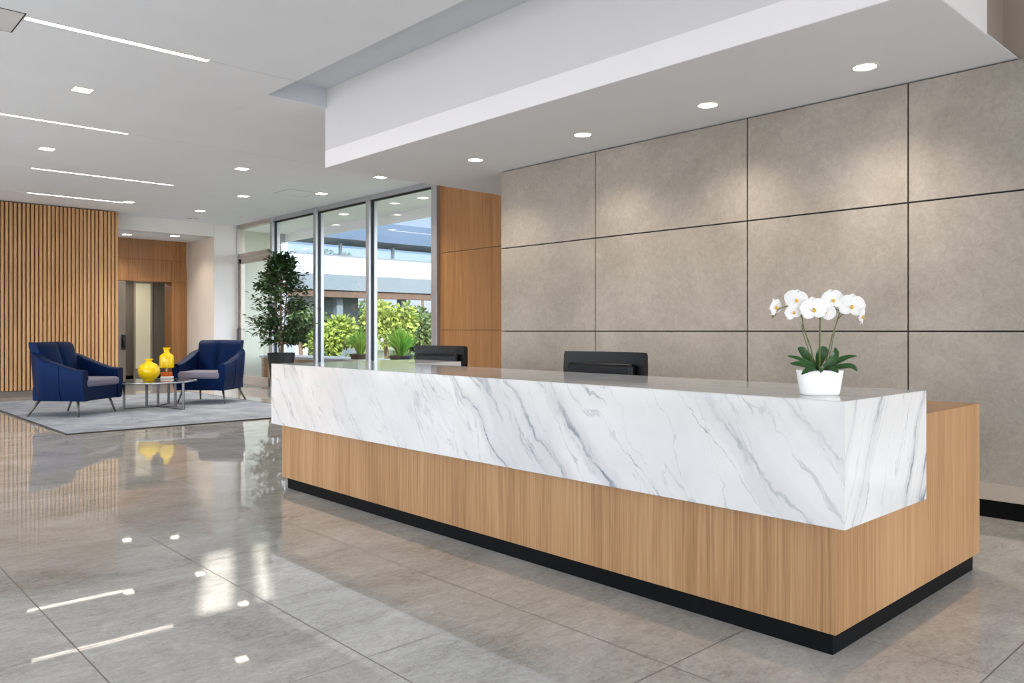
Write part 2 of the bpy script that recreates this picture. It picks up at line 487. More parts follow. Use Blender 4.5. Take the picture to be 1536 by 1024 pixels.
# ceiling with thin grooves on the strip light lines; slot open in front of the soffit
GY = [7.36, 10.8, 14.08, 16.64]
mb = MB()
g = 0.006
ys = [Y0 - .2] + GY + [YB + .1]
for i in range(len(ys) - 1):
    a = ys[i] + (g if i else 0); bb = ys[i + 1] - (g if i < len(ys) - 2 else 0)
    mb.box(X0 - .2, 3.854, a, bb, HC, HC + .11)
    if bb > 8.0:
        mb.box(3.85, XWIN + .1, max(a, 8.006), bb, HC, HC + .11)
mb.box(4.57, XWIN + .1, Y0 - .2, 1.9, HC, HC + .12)
mb.box(X0 - .4, XWIN + .3, Y0 - .4, YB + .3, HC + .31, HC + .36)
struct(mb.build('ceiling', M['ceiling']), 'pale grey flat ceiling with thin joint lines')
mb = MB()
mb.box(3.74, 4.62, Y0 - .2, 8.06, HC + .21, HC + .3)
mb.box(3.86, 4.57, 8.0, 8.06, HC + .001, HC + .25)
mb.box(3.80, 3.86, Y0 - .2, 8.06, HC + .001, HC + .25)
struct(mb.build('ceiling_slot', M['slot']), 'recessed slot in the ceiling along the soffit, shade painted in')
mb = MB()
for y in GY:
    mb.box(X0, XWIN if y > 8.1 else 3.84, y - .012, y + .012, HC + .015, HC + .03)
struct(mb.build('trim_1', M['gap']), 'thin dark joint lines across the ceiling')

# dropped soffit over the desk
mb = MB()
mb.box(4.66, 5.55, 1.66, 8.03, HS, HS + .05); mb.box(5.55, XWIN + .1, 1.66, 1.74, HS, HS + .008); mb.box(5.55, XWIN + .1, 1.74, 8.03, HS, HS + .05); mb.box(5.55, XWIN + .1, 1.6, 1.66, HS, HS + .008); mb.box(4.575, 5.55, 1.605, 8.03, HS - .002, HS + .0)
mb.box(4.66, 5.50, 1.66, 8.03, HS + .05, HC + .22)
mb.box(5.50, XWIN + .1, 1.78, 8.03, HS + .05, HC + .22)
struct(mb.build('ceiling_soffit', M['soffit']), 'dropped white soffit above the reception desk')
mb = MB(); mb.box(4.57, 4.66, 1.6, 8.035, HS, 3.347)
mb.box(4.57, 5.55, 1.6, 1.66, HS + .0, HC + .2)
struct(mb.build('trim_2', M['fascia_white']), 'white lower fascia band of the soffit')
mb = MB(); mb.box(4.572, 4.66, 1.6, 8.035, 3.347, HC + .21)
struct(mb.build('trim_3', M['fascia_grey']), 'light grey upper fascia of the soffit')
mb = MB(); mb.box(XW + .06, XWIN, Y0 - .2, 1.78, HS - .02, HC); mb.box(5.55, XWIN, 1.70, 1.74, HS + .009, HC)
struct(mb.build('wall_upper', M['taupe']), 'taupe upper wall above the concrete panels')

# concrete wall
mb = MB()
yj = [Y0 - .2, 0.6, 2.307, 3.641, 5.384, 6.827]
zj = [0.24, 1.296, 2.255, 3.143]
gg = 0.006
for i in range(5):
    for k in range(3):
        mb.box(XW, XW + .05, yj[i] + (gg if i else 0), yj[i + 1] - (gg if i < 4 else 0), zj[k] + (gg if k else 0), zj[k + 1] - (gg if k < 2 else 0), bev=0.0015, seg=1)
struct(mb.build('wall_right', M['concrete']), 'grey brown concrete panel wall behind the desk')
mb = MB(); mb.box(XW + .03, XWIN - .3, Y0 - .2, 6.80, 0.0, HS - .003)
struct(mb.build('trim_4', M['gap']), 'dark joints and reveal between concrete panels')
mb = MB(); mb.box(XW - .004, XW + .05, Y0 - .2, 6.827, 0.124, 0.24, bev=.002)
struct(mb.build('baseboard_right', M['base_beige']), 'beige base board under the concrete wall')
mb = MB(); mb.box(XW + .02, XW + .06, Y0 - .2, 6.82, 0.0, 0.124)
struct(mb.build('trim_5', M['black']), 'black recessed kick under the concrete wall')

# oak panelled wall between concrete and windows
mb = MB()
for z0, z1 in ((0.1, 1.306), (1.316, 2.597), (2.607, HC)):
    for y0, y1 in ((6.9, 10.56),):
        mb.box(XWIN, XWIN + .06, y0 + .002, y1 - .002, z0, z1, bev=.001, seg=1)
mb.box(XWIN + .04, XWIN + .2, 6.8, 10.56, 0, HC)
mb.box(XWIN - 1.97 + .05, XWIN, 6.78, 6.80, 0, HS)
struct(mb.build('wall_oak', M['oak_panel']), 'oak panelled wall beside the windows')

# left wall and wall behind (outside the frame) with daylight openings
mb = MB()
mb.box(X0 - .2, X0, Y0 - .2, 0.5, 0, HC + .1)
mb.box(X0 - .2, X0, 17.0, 20, 0, HC + .1)
mb.box(X0 - .2, X0, 0.5, 17.0, 3.5, HC + .1)
mb.box(X0 - .2, X0, 0.5, 17.0, 0, 0.15)
for y in (3.8, 7.1, 10.4, 13.7):
    mb.box(X0 - .2, X0, y - .08, y + .08, .15, 3.5)
struct(mb.build('wall_left', M['wall_white']))
mb = MB()
def back_open(mb, ops):
    xs = sorted(set([X0 - .2, XWIN + .2] + [o[0] for o in ops] + [o[1] for o in ops]))
    for a, bb in zip(xs, xs[1:]):
        cuts = sorted((o[2], o[3]) for o in ops if o[0] <= a + 1e-6 and o[1] >= bb - 1e-6)
        z = 0.0
        for c0, c1 in cuts:
            mb.box(a, bb, Y0 - .2, Y0, z, c0); z = c1
        mb.box(a, bb, Y0 - .2, Y0, z, HC + .1)
TAN = 0.50
# two unseen openings added to shape the sun patch on the floor
SD = Vector((0.40, 0.92, -TAN))
def hit_back(x, y):
    t = (y - (Y0 - .1)) / SD.y
    return (x - SD.x * t, TAN * t)
pa, pb = hit_back(1.31, 3.48), hit_back(2.24, 4.67)
xc0 = hit_back(1.31, 3.48)[0]
cl = [(xc0, xc0 + .24, pa[1] + .02, min(pb[1], 3.72)), (xc0 + .29, xc0 + .44, pa[1] + .02, min(pb[1], 3.72))]
back_open(mb, [(-4.6, -2.2, .15, 2.6), (0.8, 6.1, .1, 2.68)] + cl)
struct(mb.build('wall_front', M['wall_white']))
mb = MB(); mb.box(-2.0, 6.6, Y0 - 5.6, Y0 - .2, 2.70, 2.76)  # unseen slab added to keep the sun out of the rear opening
struct(mb.build('ceiling_added_sunblock', M['bld_white']))

# far end: white header, alcove, corridor
mb = MB()
XR = 7.53; XL = 5.30
mb.box(XR + .006, XWIN + .1, YB, YB + 1.68, 0, HC + .1)
mb.box(XL - .6, XR, YB, YB + .25, 3.515, HC + .1)           # header
struct(mb.build('wall_back', M['wall_white']), 'white far wall with the lift alcove opening')
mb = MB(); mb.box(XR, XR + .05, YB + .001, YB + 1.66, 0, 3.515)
struct(mb.build('wall_alcove_side', M['bounce_beige']), 'side wall of the alcove, oak bounce light painted in')
mb = MB(); mb.box(XL - 1.0, XR + .05, YB + .2, 20.3, 3.515, 3.6)
struct(mb.build('ceiling_alcove', M['ceiling']), 'low white ceiling of the oak alcove')
mb = MB()
YA = 20.06
DX0, DX1, DZ = 5.5, 7.16, 2.50
def opanel(x0, x1, z0, z1):
    mb.box(x0 + .003, x1 - .003, YA, YA + .05, z0 + .003, z1 - .003, bev=.001, seg=1)
opanel(4.4, DX1, DZ, 3.03); opanel(4.4, XR, 3.03, 3.52); opanel(DX1, XR, 2.5, 3.03); opanel(DX1, XR, 1.88, 2.5); opanel(DX1, XR, 0, 1.88)
mb.box(DX1 - .0, XR, YA + .03, YA + .5, 0, 3.5)
mb.box(4.4, DX1, YA + .03, YA + .5, DZ + .005, 3.5)
struct(mb.build('wall_alcove', M['oak_panel']), 'oak panelled alcove wall with tall doorway')
mb = MB(); mb.box(4.0, 9.5, 22.2, 22.3, 0, 3.2); mb.box(9.4, 9.5, 20.5, 22.3, 0, 3.2); mb.box(4.0, 4.1, 20.06, 22.3, 0, 3.2)
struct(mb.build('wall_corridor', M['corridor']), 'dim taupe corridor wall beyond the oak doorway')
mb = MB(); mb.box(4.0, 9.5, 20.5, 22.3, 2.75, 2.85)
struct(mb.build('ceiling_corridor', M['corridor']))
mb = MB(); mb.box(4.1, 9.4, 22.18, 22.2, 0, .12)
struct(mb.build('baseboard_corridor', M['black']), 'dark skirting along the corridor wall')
# frosted lit door panel in corridor
t = thing('corridor_door', 'narrow frosted lit glass door in the corridor beyond the oak doorway', 'door', (7.16, 22.195, 0))
mb = MB()
for a, bb, z0, z1 in ((-.24, -.19, 0, 2.62), (.19, .24, 0, 2.62), (-.19, .19, 2.56, 2.62), (-.19, .19, 0, .30)):
    mb.box(a, bb, -.05, 0, z0, z1)
mb.build('door_frame', M['base_beige'], t)
mb = MB(); mb.box(-.19, .19, -.03, -.015, .3, 2.56); mb.build('frosted_panel', M['niche'], t)
# dark pull beside doorway
t = thing('door_pull', 'small black pull handle on the open door leaf at the oak doorway', 'handle', (6.02, 20.0, .93))
mb = MB(); mb.tube([(0, 0, -.02), (-.0, -.05, 0), (.0, -.07, .1), (0, -.05, .2), (0, 0, .22)], .022)
mb.build('grip', M['plastic_black'], t)
mb = MB(); mb.box(-.05, .05, -.012, 0, -.08, .28, bev=.004); mb.build('back_plate', M['plastic_black'], t)
mb = MB(); mb.box(4.6, 6.07, 20.0, 20.05, 0.004, DZ - .01)
struct(mb.build('door_2', M['corridor']), 'taupe open door leaf at the oak doorway')

# slatted oak wall
mb = MB()
x = 5.295
i = 0
while x > X0:
    w = .050 if i != 4 else .074
    mb.box(x - w, x, 17.94, 18.02, 0.125, HC - .02, bev=.006, seg=1)
    x -= w + .023; i += 1
struct(mb.build('wall_slatted', M['oak_slat']), 'vertical oak slat wall behind the left armchair')
mb = MB(); mb.box(X0, 5.28, 18.0, 18.1, .1, HC - .015)
struct(mb.build('trim_6', M['slat_back']), 'dark backing between the oak slats')
mb = MB(); mb.box(X0, 5.29, 17.97, 18.1, 0.0, .115); mb.box(X0, 5.29, 18.02, 18.5, .0, HC - .01)
struct(mb.build('baseboard_back', M['grey_base']), 'grey plinth below the oak slat wall')

# ------------------------------------------------------------------ window wall
YM = [10.62, 12.66, 14.64, 16.58, 18.40]           # mullion centres
MW = 0.055
HEAD = 3.74
def bay(name, ya, yb, label, door=False):
    root = struct(empty(name, (XWIN, (ya + yb) / 2, 0)), label)
    h = (yb - ya) / 2 - MW - .0
    return root, h
for i in range(3):
    ya, yb = YM[i], YM[i + 1]
    root, h = bay('window_%d' % (i + 1), ya, yb, ['tall window bay nearest the oak panel', 'middle tall window bay', 'tall window bay beside the glass door'][i])
    mb = MB()
    mb.box(-.05, .10, -h, h, HEAD, HC); mb.box(-.05, .10, -h, h, 0, .14)
    mb.build('window_frame', M['alu'], root)
    mb = MB()
    for a, bb, z0, z1 in ((-h, -h + .035, .14, HEAD), (h - .03, h, .14, HEAD), (-h, h, HEAD - .03, HEAD), (-h, h, .14, .165)):
        mb.box(-.01, .03, a, bb, z0, z1)
    mb.build('window_gasket', M['gasket'], root)
    mb = MB(); mb.box(.008, .016, -h + .02, h - .02, .15, HEAD - .015); mb.build('window_glass', M['glass'], root)
for i, y in enumerate(YM):
    mb = MB()
    w = MW + (.02 if i == 0 else 0)
    mb.box(XWIN - .07, XWIN + .12, y - w, y + (w if i < 4 else .0), 0, HC, bev=.004, seg=1)
    struct(mb.build('trim_%d' % (7 + i), M['alu']), 'aluminium window mullion')
# glazed door bay
ya, yb = YM[3] + MW, YM[4] - .0
root = struct(empty('door_1', (XWIN, (ya + yb) / 2, 0)), 'glazed entrance door with transom beside the white wall')
h = (yb - ya) / 2
mb = MB()
for a, bb, z0, z1 in ((-h, h, HEAD, HC), (-h, -h + .05, 0, HEAD), (h - .06, h, 0, HEAD), (-h, h, 3.04, 3.14)):
    mb.box(-.05, .10, a, bb, z0, z1)
mb.build('door_frame', M['alu_warm'], root)
mb = MB()
for a, bb, z0, z1 in ((-h + .06, -h + .16, .03, 3.02), (h - .17, h - .07, .03, 3.02), (-h + .06, h - .07, 2.90, 3.02), (-h + .06, h - .07, .03, .24)):
    mb.box(-.03, .03, a, bb, z0, z1, bev=.003, seg=1)
leaf = mb.build('door_leaf', M['alu_warm'], root)
mb = MB(); mb.tube([(-.06, h - .12, 1.0), (-.1, h - .12, 1.0), (-.1, h - .12, 1.35), (-.06, h - .12, 1.35)], .012)
mb.box(-.06, -.03, h - .15, h - .09, .97, 1.38)
mb.build('door_handle', M['steel'], leaf)
mb = MB(); mb.box(-.004, .004, -h + .15, h - .16, .23, 2.91); mb.build('door_glass', M['glass'], root)
mb = MB(); mb.box(-.004, .004, -h + .04, h - .05, 3.13, HEAD + .01); mb.build('transom_glass', M['glass'], root)

# ------------------------------------------------------------------ reception desk
desk = thing('reception_desk', 'long reception desk with white veined marble counter over oak base', 'desk')
mb = MB()
mb.prism([(3.07, 1.42), (4.80, 1.42), (4.80, 2.25), (3.75, 2.25), (3.75, 5.45), (4.36, 5.45), (4.36, 6.10), (3.07, 6.10)], .092, .904, bev=.002)
mb.build('oak_base', M['oak'], desk)
mb = MB()
mb.prism([(2.99, 1.347), (3.82, 1.347), (3.82, 5.40), (4.41, 5.40), (4.41, 6.13), (2.99, 6.13)], .535, 1.03, bev=.004)
mb.build('marble_counter', M['marble'], desk)
mb = MB()
mb.prism([(3.10, 1.445), (4.77, 1.445), (4.77, 2.2), (3.72, 2.2), (3.72, 5.5), (4.32, 5.5), (4.32, 6.06), (3.10, 6.06)], 0, .094)
mb.build('toe_kick', M['black'], desk)

# ------------------------------------------------------------------ office chairs behind the desk
def office_chair(loc, rz, label):
    t = thing('office_chair', label, 'chair', loc, rz, 'black office chairs behind the desk')
    # local: front = -y, back at y=0
    W = .355
    mb = MB()
    rings = []
    for z, w in ((.50, .30), (.60, .335), (.80, .352), (1.0, W), (1.12, W * .99), (1.148, W * .97)):
        ring = []
        for k in range(9):
            u = -1 + 2 * k / 8
            ring.append((u * w, .035 * u * u * -1 + .03 * (z - .5), z))
        ring2 = [(p[0] * .985, p[1] + .06, p[2] - (.006 if z > 1.13 else 0)) for p in reversed(ring)]
        rings.append(ring + ring2)
    mb.loft(rings)
    mb.build('backrest', M['leather'], t, auto=40)
    mb = MB()
    mb.box(-.285, .285, -.075, -.0, .60, 1.065, bev=.026, seg=3, smooth=True)
    mb.build('back_cushion', M['leather'], t)
    mb = MB(); mb.box(-.28, .28, -.55, -.02, .44, .54, bev=.035, seg=3, smooth=True); mb.build('seat', M['leather'], t)
    for s in (-1, 1):
        mb = MB()
        mb.tube([(s * .30, -.05, .50), (s * .36, -.08, .62), (s * .365, -.12, .70), (s * .365, -.36, .70), (s * .35, -.38, .60), (s * .29, -.36, .49)], .018)
        mb.box(s * .365 - .04, s * .365 + .04, -.38, -.08, .70, .73, bev=.012, seg=2, smooth=True)
        mb.build('armrest', M['plastic_black'], t)
    mb = MB(); mb.tube([(0, -.28, .08), (0, -.28, .45)], .03); mb.build('gas_lift', M['steel'], t)
    mb = MB()
    for k in range(5):
        a = 2 * PI * k / 5 + .3
        mb.tube([(0, -.28, .11), (.15 * math.cos(a), -.28 + .15 * math.sin(a), .095), (.29 * math.cos(a), -.28 + .29 * math.sin(a), .07)], [.03, .024, .016])
    mb.build('star_base', M['plastic_black'], t)
    for k in range(5):
        a = 2 * PI * k / 5 + .3
        mb = MB(); mb.box(-.012, .012, -.028, .028, 0, .056, bev=.01, smooth=True)
        mb.build('caster', M['plastic_black'], t, loc=(.29 * math.cos(a), -.28 + .29 * math.sin(a), 0))
    return t
office_chair((4.42, 3.77, 0), R(-84), 'black leather office chair in front of the concrete wall, behind the desk')
office_chair((4.98, 6.44, 0), R(-82), 'black leather office chair in front of the oak panel, at the desk end')

# ------------------------------------------------------------------ ceiling lights
def square_light(x, y, z, s, label, rz=0.0):
    t = thing('recessed_downlight', label, 'ceiling light', (x, y, z), rz, 'recessed ceiling downlights')
    mb = MB()
    for a, bb, c0, c1 in ((-s - .012, s + .012, -s - .012, -s), (-s - .012, s + .012, s, s + .012), (-s - .012, -s, -s, s), (s, s + .012, -s, s)):
        mb.box(a, bb, c0, c1, -.006, 0)
    mb.build('trim_ring', M['light_trim'], t)
    mb = MB(); mb.box(-s, s, -s, s, -.004, 0); mb.build('diffuser', M['lamp'], t)
    return t
def round_light(x, y, z, r, label):
    t = thing('recessed_downlight', label, 'ceiling light', (x, y, z), 0, 'round downlights in the soffit')
    mb = MB(); mb.lathe([(r, -.001), (r, -.006), (r + .012, -.006), (r + .014, -.001)], 32, cap_bot=False)
    mb.build('trim_ring', M['light_trim'], t)
    mb = MB(); mb.lathe([(r, -.004), (r, -.001)], 32, cap_bot=True); mb.build('diffuser', M['lamp'], t)
    return t
SQ = [(2.35, 9.15, 'square recessed downlight between the two longest strip lights'),
      (2.75, 12.45, 'square recessed downlight above the middle strip light, at the left edge of the ceiling'),
      (5.32, 11.91, 'square recessed downlight in open ceiling left of the soffit corner'),
      (7.35, 13.06, 'square recessed downlight beside the faint ceiling hatch near the windows'),
      (6.42, 14.31, 'small recessed downlight in front of the glass door side of the ceiling'),
      (6.54, 16.69, 'recessed downlight in front of the white header of the alcove'),
      (5.06, 16.50, 'recessed downlight at the right end of the farthest strip light'),
      (7.28, 11.00, 'recessed downlight partly hidden by the lower edge of the soffit')]
for x, y, lb in SQ:
    square_light(x, y, HC, .085, lb)
for x, y, lb in ((5.90, 19.35, 'recessed downlight in the alcove ceiling beside the slat wall'), (6.80, 18.85, 'recessed downlight in the alcove ceiling above the oak doorway')):
    square_light(x, y, 3.515, .085, lb)
SR = [(5.55, 6.55, 'round soffit downlight nearest the windows and oak panel'),
      (5.58, 5.02, 'round soffit downlight second from the windows'),
      (5.60, 3.66, 'round soffit downlight second from the marble end of the desk'),
      (5.60, 2.38, 'round soffit downlight nearest the marble end of the desk')]
for x, y, lb in SR:
    round_light(x, y, HS, .078, lb)
ST = [(1.47, 2.96, 7.36, 'longest bright strip light, nearest, beside the ceiling access panel'),
      (0.6, 3.30, 10.8, 'second strip light back, cut by the left edge of the picture'),
      (2.90, 5.05, 14.08, 'third strip light back, between two square downlights'),
      (3.36, 5.00, 16.64, 'farthest strip light, just in front of the oak slat wall')]
for q_, (x0, x1, y, lb) in enumerate(ST):
    hw = .032 if q_ == 0 else .024
    t = thing('strip_light', lb, 'ceiling light', ((x0 + x1) / 2, y, HC), 0, 'linear strip lights in the ceiling')
    h = (x1 - x0) / 2
    mb = MB()
    mb.box(-h - .01, h + .01, -hw - .008, -hw, -.005, 0); mb.box(-h - .01, h + .01, hw, hw + .008, -.005, 0)
    mb.box(-h - .01, -h, -hw, hw, -.005, 0); mb.box(h, h + .01, -hw, hw, -.005, 0)
    mb.build('trim_frame', M['light_trim'], t)
    mb = MB(); mb.box(-h, h, -hw, hw, -.004, 0); mb.build('diffuser', M['strip'], t)

t = thing('ceiling_access_panel', 'square grey access panel at the start of the nearest strip light', 'ceiling panel', (1.19, 7.53, HC))
mb = MB(); mb.box(-.26, .26, -.26, .26, -.004, 0, bev=.001, seg=1); mb.build('panel', M['panel_grey'], t)
mb = MB()
for a, bb, c0, c1 in ((-.27, .27, -.27, -.262), (-.27, .27, .262, .27), (-.27, -.262, -.262, .262), (.262, .27, -.262, .262)):
    mb.box(a, bb, c0, c1, -.003, 0)
mb.build('shadow_gap', M['gap'], t)
t = thing('ceiling_hatch', 'faint square hatch in the ceiling beside the downlight near windows', 'ceiling panel', (7.0, 13.35, HC))
mb = MB(); mb.box(-.3, .3, -.3, .3, -.002, 0); mb.build('panel', M['ceiling'], t)
mb = MB()
for a, bb, c0, c1 in ((-.31, .31, -.31, -.3), (-.31, .31, .3, .31), (-.31, -.3, -.3, .3), (.3, .31, -.3, .3)):
    mb.box(a, bb, c0, c1, -.002, 0)
mb.build('shadow_gap', M['grey_base'], t)
t = thing('air_diffuser', 'thin linear air slot in the ceiling before the alcove header', 'air vent', (6.85, 17.9, HC), R(-8))
mb = MB(); mb.box(-.16, .16, -.05, .05, -.006, 0, bev=.002, seg=1); mb.build('slot_frame', M['light_trim'], t)
for dx in (-.075, .075):
    mb = MB(); mb.box(dx - .05, dx + .05, -.018, .018, -.008, -.005); mb.build('slot', M['gap'], t)
t = thing('ceiling_sensor', 'tiny round sensor on the ceiling before the glass door', 'sensor', (7.5, 16.85, HC))
mb = MB(); mb.lathe([(.02, -.03), (.035, -.012), (.05, -.004), (.05, 0)], 20); mb.build('housing', M['panel_grey'], t)
mb = MB(); mb.lathe([(.012, -.036), (.016, -.03)], 16); mb.build('lens', M['gasket'], t)

# ------------------------------------------------------------------ rug
mb = MB(); mb.box(2.66, 6.38, 11.02, 16.86, .0, .016, bev=.004, seg=1)
rug = tag(mb.build('area_rug', M['rug']), 'large pale blue grey area rug under the seating group', 'rug')
mb = MB()
for a in ((2.63, 6.41, 10.99, 11.04), (2.63, 6.41, 16.84, 16.89), (2.63, 2.68, 11.04, 16.84), (6.36, 6.41, 11.04, 16.84)):
    mb.box(*a, 0, .0155)
mb.build('binding', M['rug_edge'], rug)

# ------------------------------------------------------------------ armchairs  (local: front = -y, z up, floor at 0)
def armchair(loc, rz, label, S=1.0, wide=1.0):
    t = thing('armchair', label, 'armchair', loc, rz, 'navy armchairs on the rug')
    W, D = .50 * wide, .47
    z0 = .235
    # U-shaped shell: outer plan path from the front left arm round the back to the front right arm
    path = []
    rc = .34
    path += [Vector((-W * .97, -D + k / 8 * (2 * D - rc), 0)) for k in range(9)]
    for k in range(1, 8):
        a = PI - k / 8 * PI / 2
        path.append(Vector((-W + rc + rc * math.cos(a), D - rc + rc * math.sin(a), 0)))
    path += [Vector((-W + rc + k / 6 * (2 * W - 2 * rc), D, 0)) for k in range(7)]
    for k in range(1, 8):
        a = PI / 2 - k / 8 * PI / 2
        path.append(Vector((W - rc + rc * math.cos(a), D - rc + rc * math.sin(a), 0)))
    path += [Vector((W * .97, D - rc - k / 8 * (2 * D - rc), 0)) for k in range(9)]
    n = len(path)
    rings = []
    th = .125
    for i, p in enumerate(path):
        d = (path[min(i + 1, n - 1)] - path[max(i - 1, 0)]).normalized()
        nrm = Vector((-d.y, d.x, 0))
        f = (p.y + D) / (2 * D)                        # 0 at arm front, 1 at the back
        s = f * f * (3 - 2 * f)
        h = .70 + .06 * f + .24 * max(0, (f - .12) / .88) ** 1.3
        lean = .045 * f + .01
        o, q = p, p - nrm * th * (1 - .15 * f)
        ring = [o - nrm * .035 + Vector((0, 0, z0)), o + nrm * lean * .3 + Vector((0, 0, z0 + .2)), o + nrm * lean + Vector((0, 0, h - .05)),
                o + nrm * (lean - .012) + Vector((0, 0, h - .012)), o + nrm * (lean - .045) + Vector((0, 0, h)),
                q + nrm * .03 + Vector((0, 0, h - .004)), q + nrm * .004 + Vector((0, 0, h - .02)), q + Vector((0, 0, h - .06)),
                q + Vector((0, 0, z0))]
        rings.append(ring)
    mb = MB(); mb.loft(rings)
    mb.build('arm_shell', M['navy'], t, auto=50)
    # welt seams on the outside
    for i in (5, n - 6):
        mb = MB()
        r = rings[i]
        d = (path[i + 1] - path[i - 1]).normalized(); nrm = Vector((-d.y, d.x, 0))
        mb.tube([Vector(v) + nrm * .002 for v in r[:4]], .005, 6)
        mb.build('welt', M['navy'], t)
    # front rail / base
    mb = MB(); mb.box(-W + .07, W - .07, -D + .015, D - .08, z0 - .0, .45, bev=.02, seg=2, smooth=True)
    mb.build('seat_base', M['navy'], t, auto=40)
    mb = MB()
    mb.box(-W + .10, W - .10, -D - .01, D - .20, .44, .565, bev=.045, seg=4, smooth=True)
    mb.build('seat_cushion', M['seat_reflection'], t)
    # back cushion with channels, leaning back
    wb = W - .11
    nx, nz = 24, 12
    fr, bk = [], []
    for j in range(nz + 1):
        v = j / nz
        z = .54 + v * .575
        rf, rb = [], []
        ww = wb * (1.0 + .04 * v)
        for i in range(nx + 1):
            u = -1 + 2 * i / nx
            ch = abs(math.sin((u + 1) * PI * 1.0)) ** .45
            y = D - .33 + .17 * v - .06 * ch * math.sin(PI * (v * .86 + .1)) + .03 * u * u
            edge = max(0, (v - .9) / .1)
            rf.append(Vector((u * ww, y + .05 * edge * edge, z - .012 * edge * (u * u))))
            rb.append(Vector((u * ww * .98, y + .15 - .02 * edge, z - .004)))
        fr.append(rf); bk.append(rb)
    mb = MB()
    mb.loft([f + bb[::-1] for f, bb in zip(fr, bk)])
    mb.build('back_cushion', M['navy'], t, auto=50)
    for sx, sy in ((-1, -1), (1, -1), (-1, 1), (1, 1)):
        mb = MB()
        mb.tube([(sx * (W - .13), sy * (D - .16), z0 + .01), (sx * (W - .06), sy * (D - (.10 if sy < 0 else .02)), 0.0)], [.022, .013], 10)
        mb.build('leg', M['bronze_leg'], t)
    t.scale = (S, S, S)
    return t
cy, sy_ = math.cos(R(42.923)), math.sin(R(42.923))
def from_cam(xc, d):
    return (xc * cy + d * sy_, -xc * sy_ + d * cy)
def px(pxx, d):
    return from_cam((pxx - 768) / 1186 * d, d)
CAMR = -42.923      # image right expressed as a world angle
p = px(113, 12.2)
armchair((p[0], p[1], .0175), R(CAMR + 83), 'navy armchair facing right on the rug in front of the slat wall', 1.0)
p = px(317, 14.35)
armchair((p[0], p[1], .0175), R(CAMR - 6), 'navy armchair facing the desk beside the glass door', 1.0)

# ------------------------------------------------------------------ coffee table
p = px(231, 13.25)
tb = thing('coffee_table', 'low glass topped coffee table with dark metal legs between the armchairs', 'coffee table', (p[0], p[1], .016), R(CAMR))
def cl_(pxx, d):       # local coordinates inside a camera-right aligned frame at the table centre
    return ((pxx - 768) / 1186 * d - (231 - 768) / 1186 * 13.25, d - 13.25)
ZT = .452
mb = MB()
oct_ = []
for k in range(8):
    a = 2 * PI * (k + .5) / 8
    oct_.append((.66 * math.cos(a), .68 * math.sin(a)))
mb.prism(oct_, ZT - .018, ZT, bev=.006)
mb.build('glass_top', M['glass_smoke'], tb)
mb = MB()
inner = [(x * .985, y * .985) for x, y in oct_]
for k in range(8):
    a, bb = oct_[k], oct_[(k + 1) % 8]
    mb.tube([(a[0], a[1], ZT - .012), (bb[0], bb[1], ZT - .012)], .013, 6)
mb.build('rim', M['alu'], tb)
feet = [(275, 12.85), (186, 12.95), (263, 13.4), (220, 13.5), (237, 13.95), (253, 14.0)]
fl = [cl_(*f) for f in feet]
for x, y in fl:
    mb = MB(); mb.box(x - .02, x + .02, y - .008, y + .008, 0, ZT - .018, bev=.002, seg=1)
    mb.build('leg', M['steel'], tb)
mb = MB()
cx0 = (.02, .12)
for x, y in fl:
    dv = Vector((cx0[0] - x, cx0[1] - y, 0)); L = dv.length
    if L < 1e-3: continue
    mt = Matrix.Translation((x, y, 0)) @ Matrix.Rotation(math.atan2(dv.y, dv.x), 4, 'Z')
    mb.box(0, L, -.012, .012, .0, .014, mat=mt)
mb.build('base_bar', M['steel'], tb)

# vases / lamp on the table
ztop = .0175 + ZT
def profile_lathe(mb, prof, n=40):
    mb.lathe(prof, n)
p = px(223.5, 13.15)
t = thing('vase', 'round glossy yellow vase with short neck on the coffee table', 'vase', (p[0], p[1], ztop))
mb = MB()
prof = [(.07, 0), (.085, .004)]
for k in range(1, 18):
    a = -PI / 2 + .45 + k / 18 * (PI - .85)
    prof.append((.172 * math.cos(a), .158 + .158 * math.sin(a)))
prof += [(.052, .308), (.045, .318), (.047, .335), (.062, .35), (.066, .36), (.06, .366), (.05, .36), (.04, .34), (.038, .31)]
mb.lathe(prof, 40); mb.build('vase_body', M['yellow'], t)
p = px(250, 13.75)
t = thing('table_lamp', 'small yellow bottle shaped lamp on a clear stem with orange and white base', 'lamp', (p[0], p[1], ztop), R(CAMR))
mb = MB(); mb.box(-.085, .10, -.06, .06, 0, .04, bev=.008); mb.build('base_tray', M['white_plastic'], t)
mb = MB(); mb.box(-.085, .085, -.05, .05, .04, .115, bev=.014, seg=2); mb.build('amber_block', M['orange'], t)
mb = MB(); mb.tube([(0, 0, .115), (0, 0, .20)], .014, 10); mb.build('stem', M['white_plastic'], t)
mb = MB()
mb.lathe([(.105, .185), (.118, .19), (.121, .21), (.118, .30), (.116, .375), (.108, .405), (.075, .43), (.05, .445), (.043, .475), (.05, .505), (.066, .53), (.066, .537), (.052, .537), (.034, .49)], 40)
mb.build('shade', M['yellow'], t)

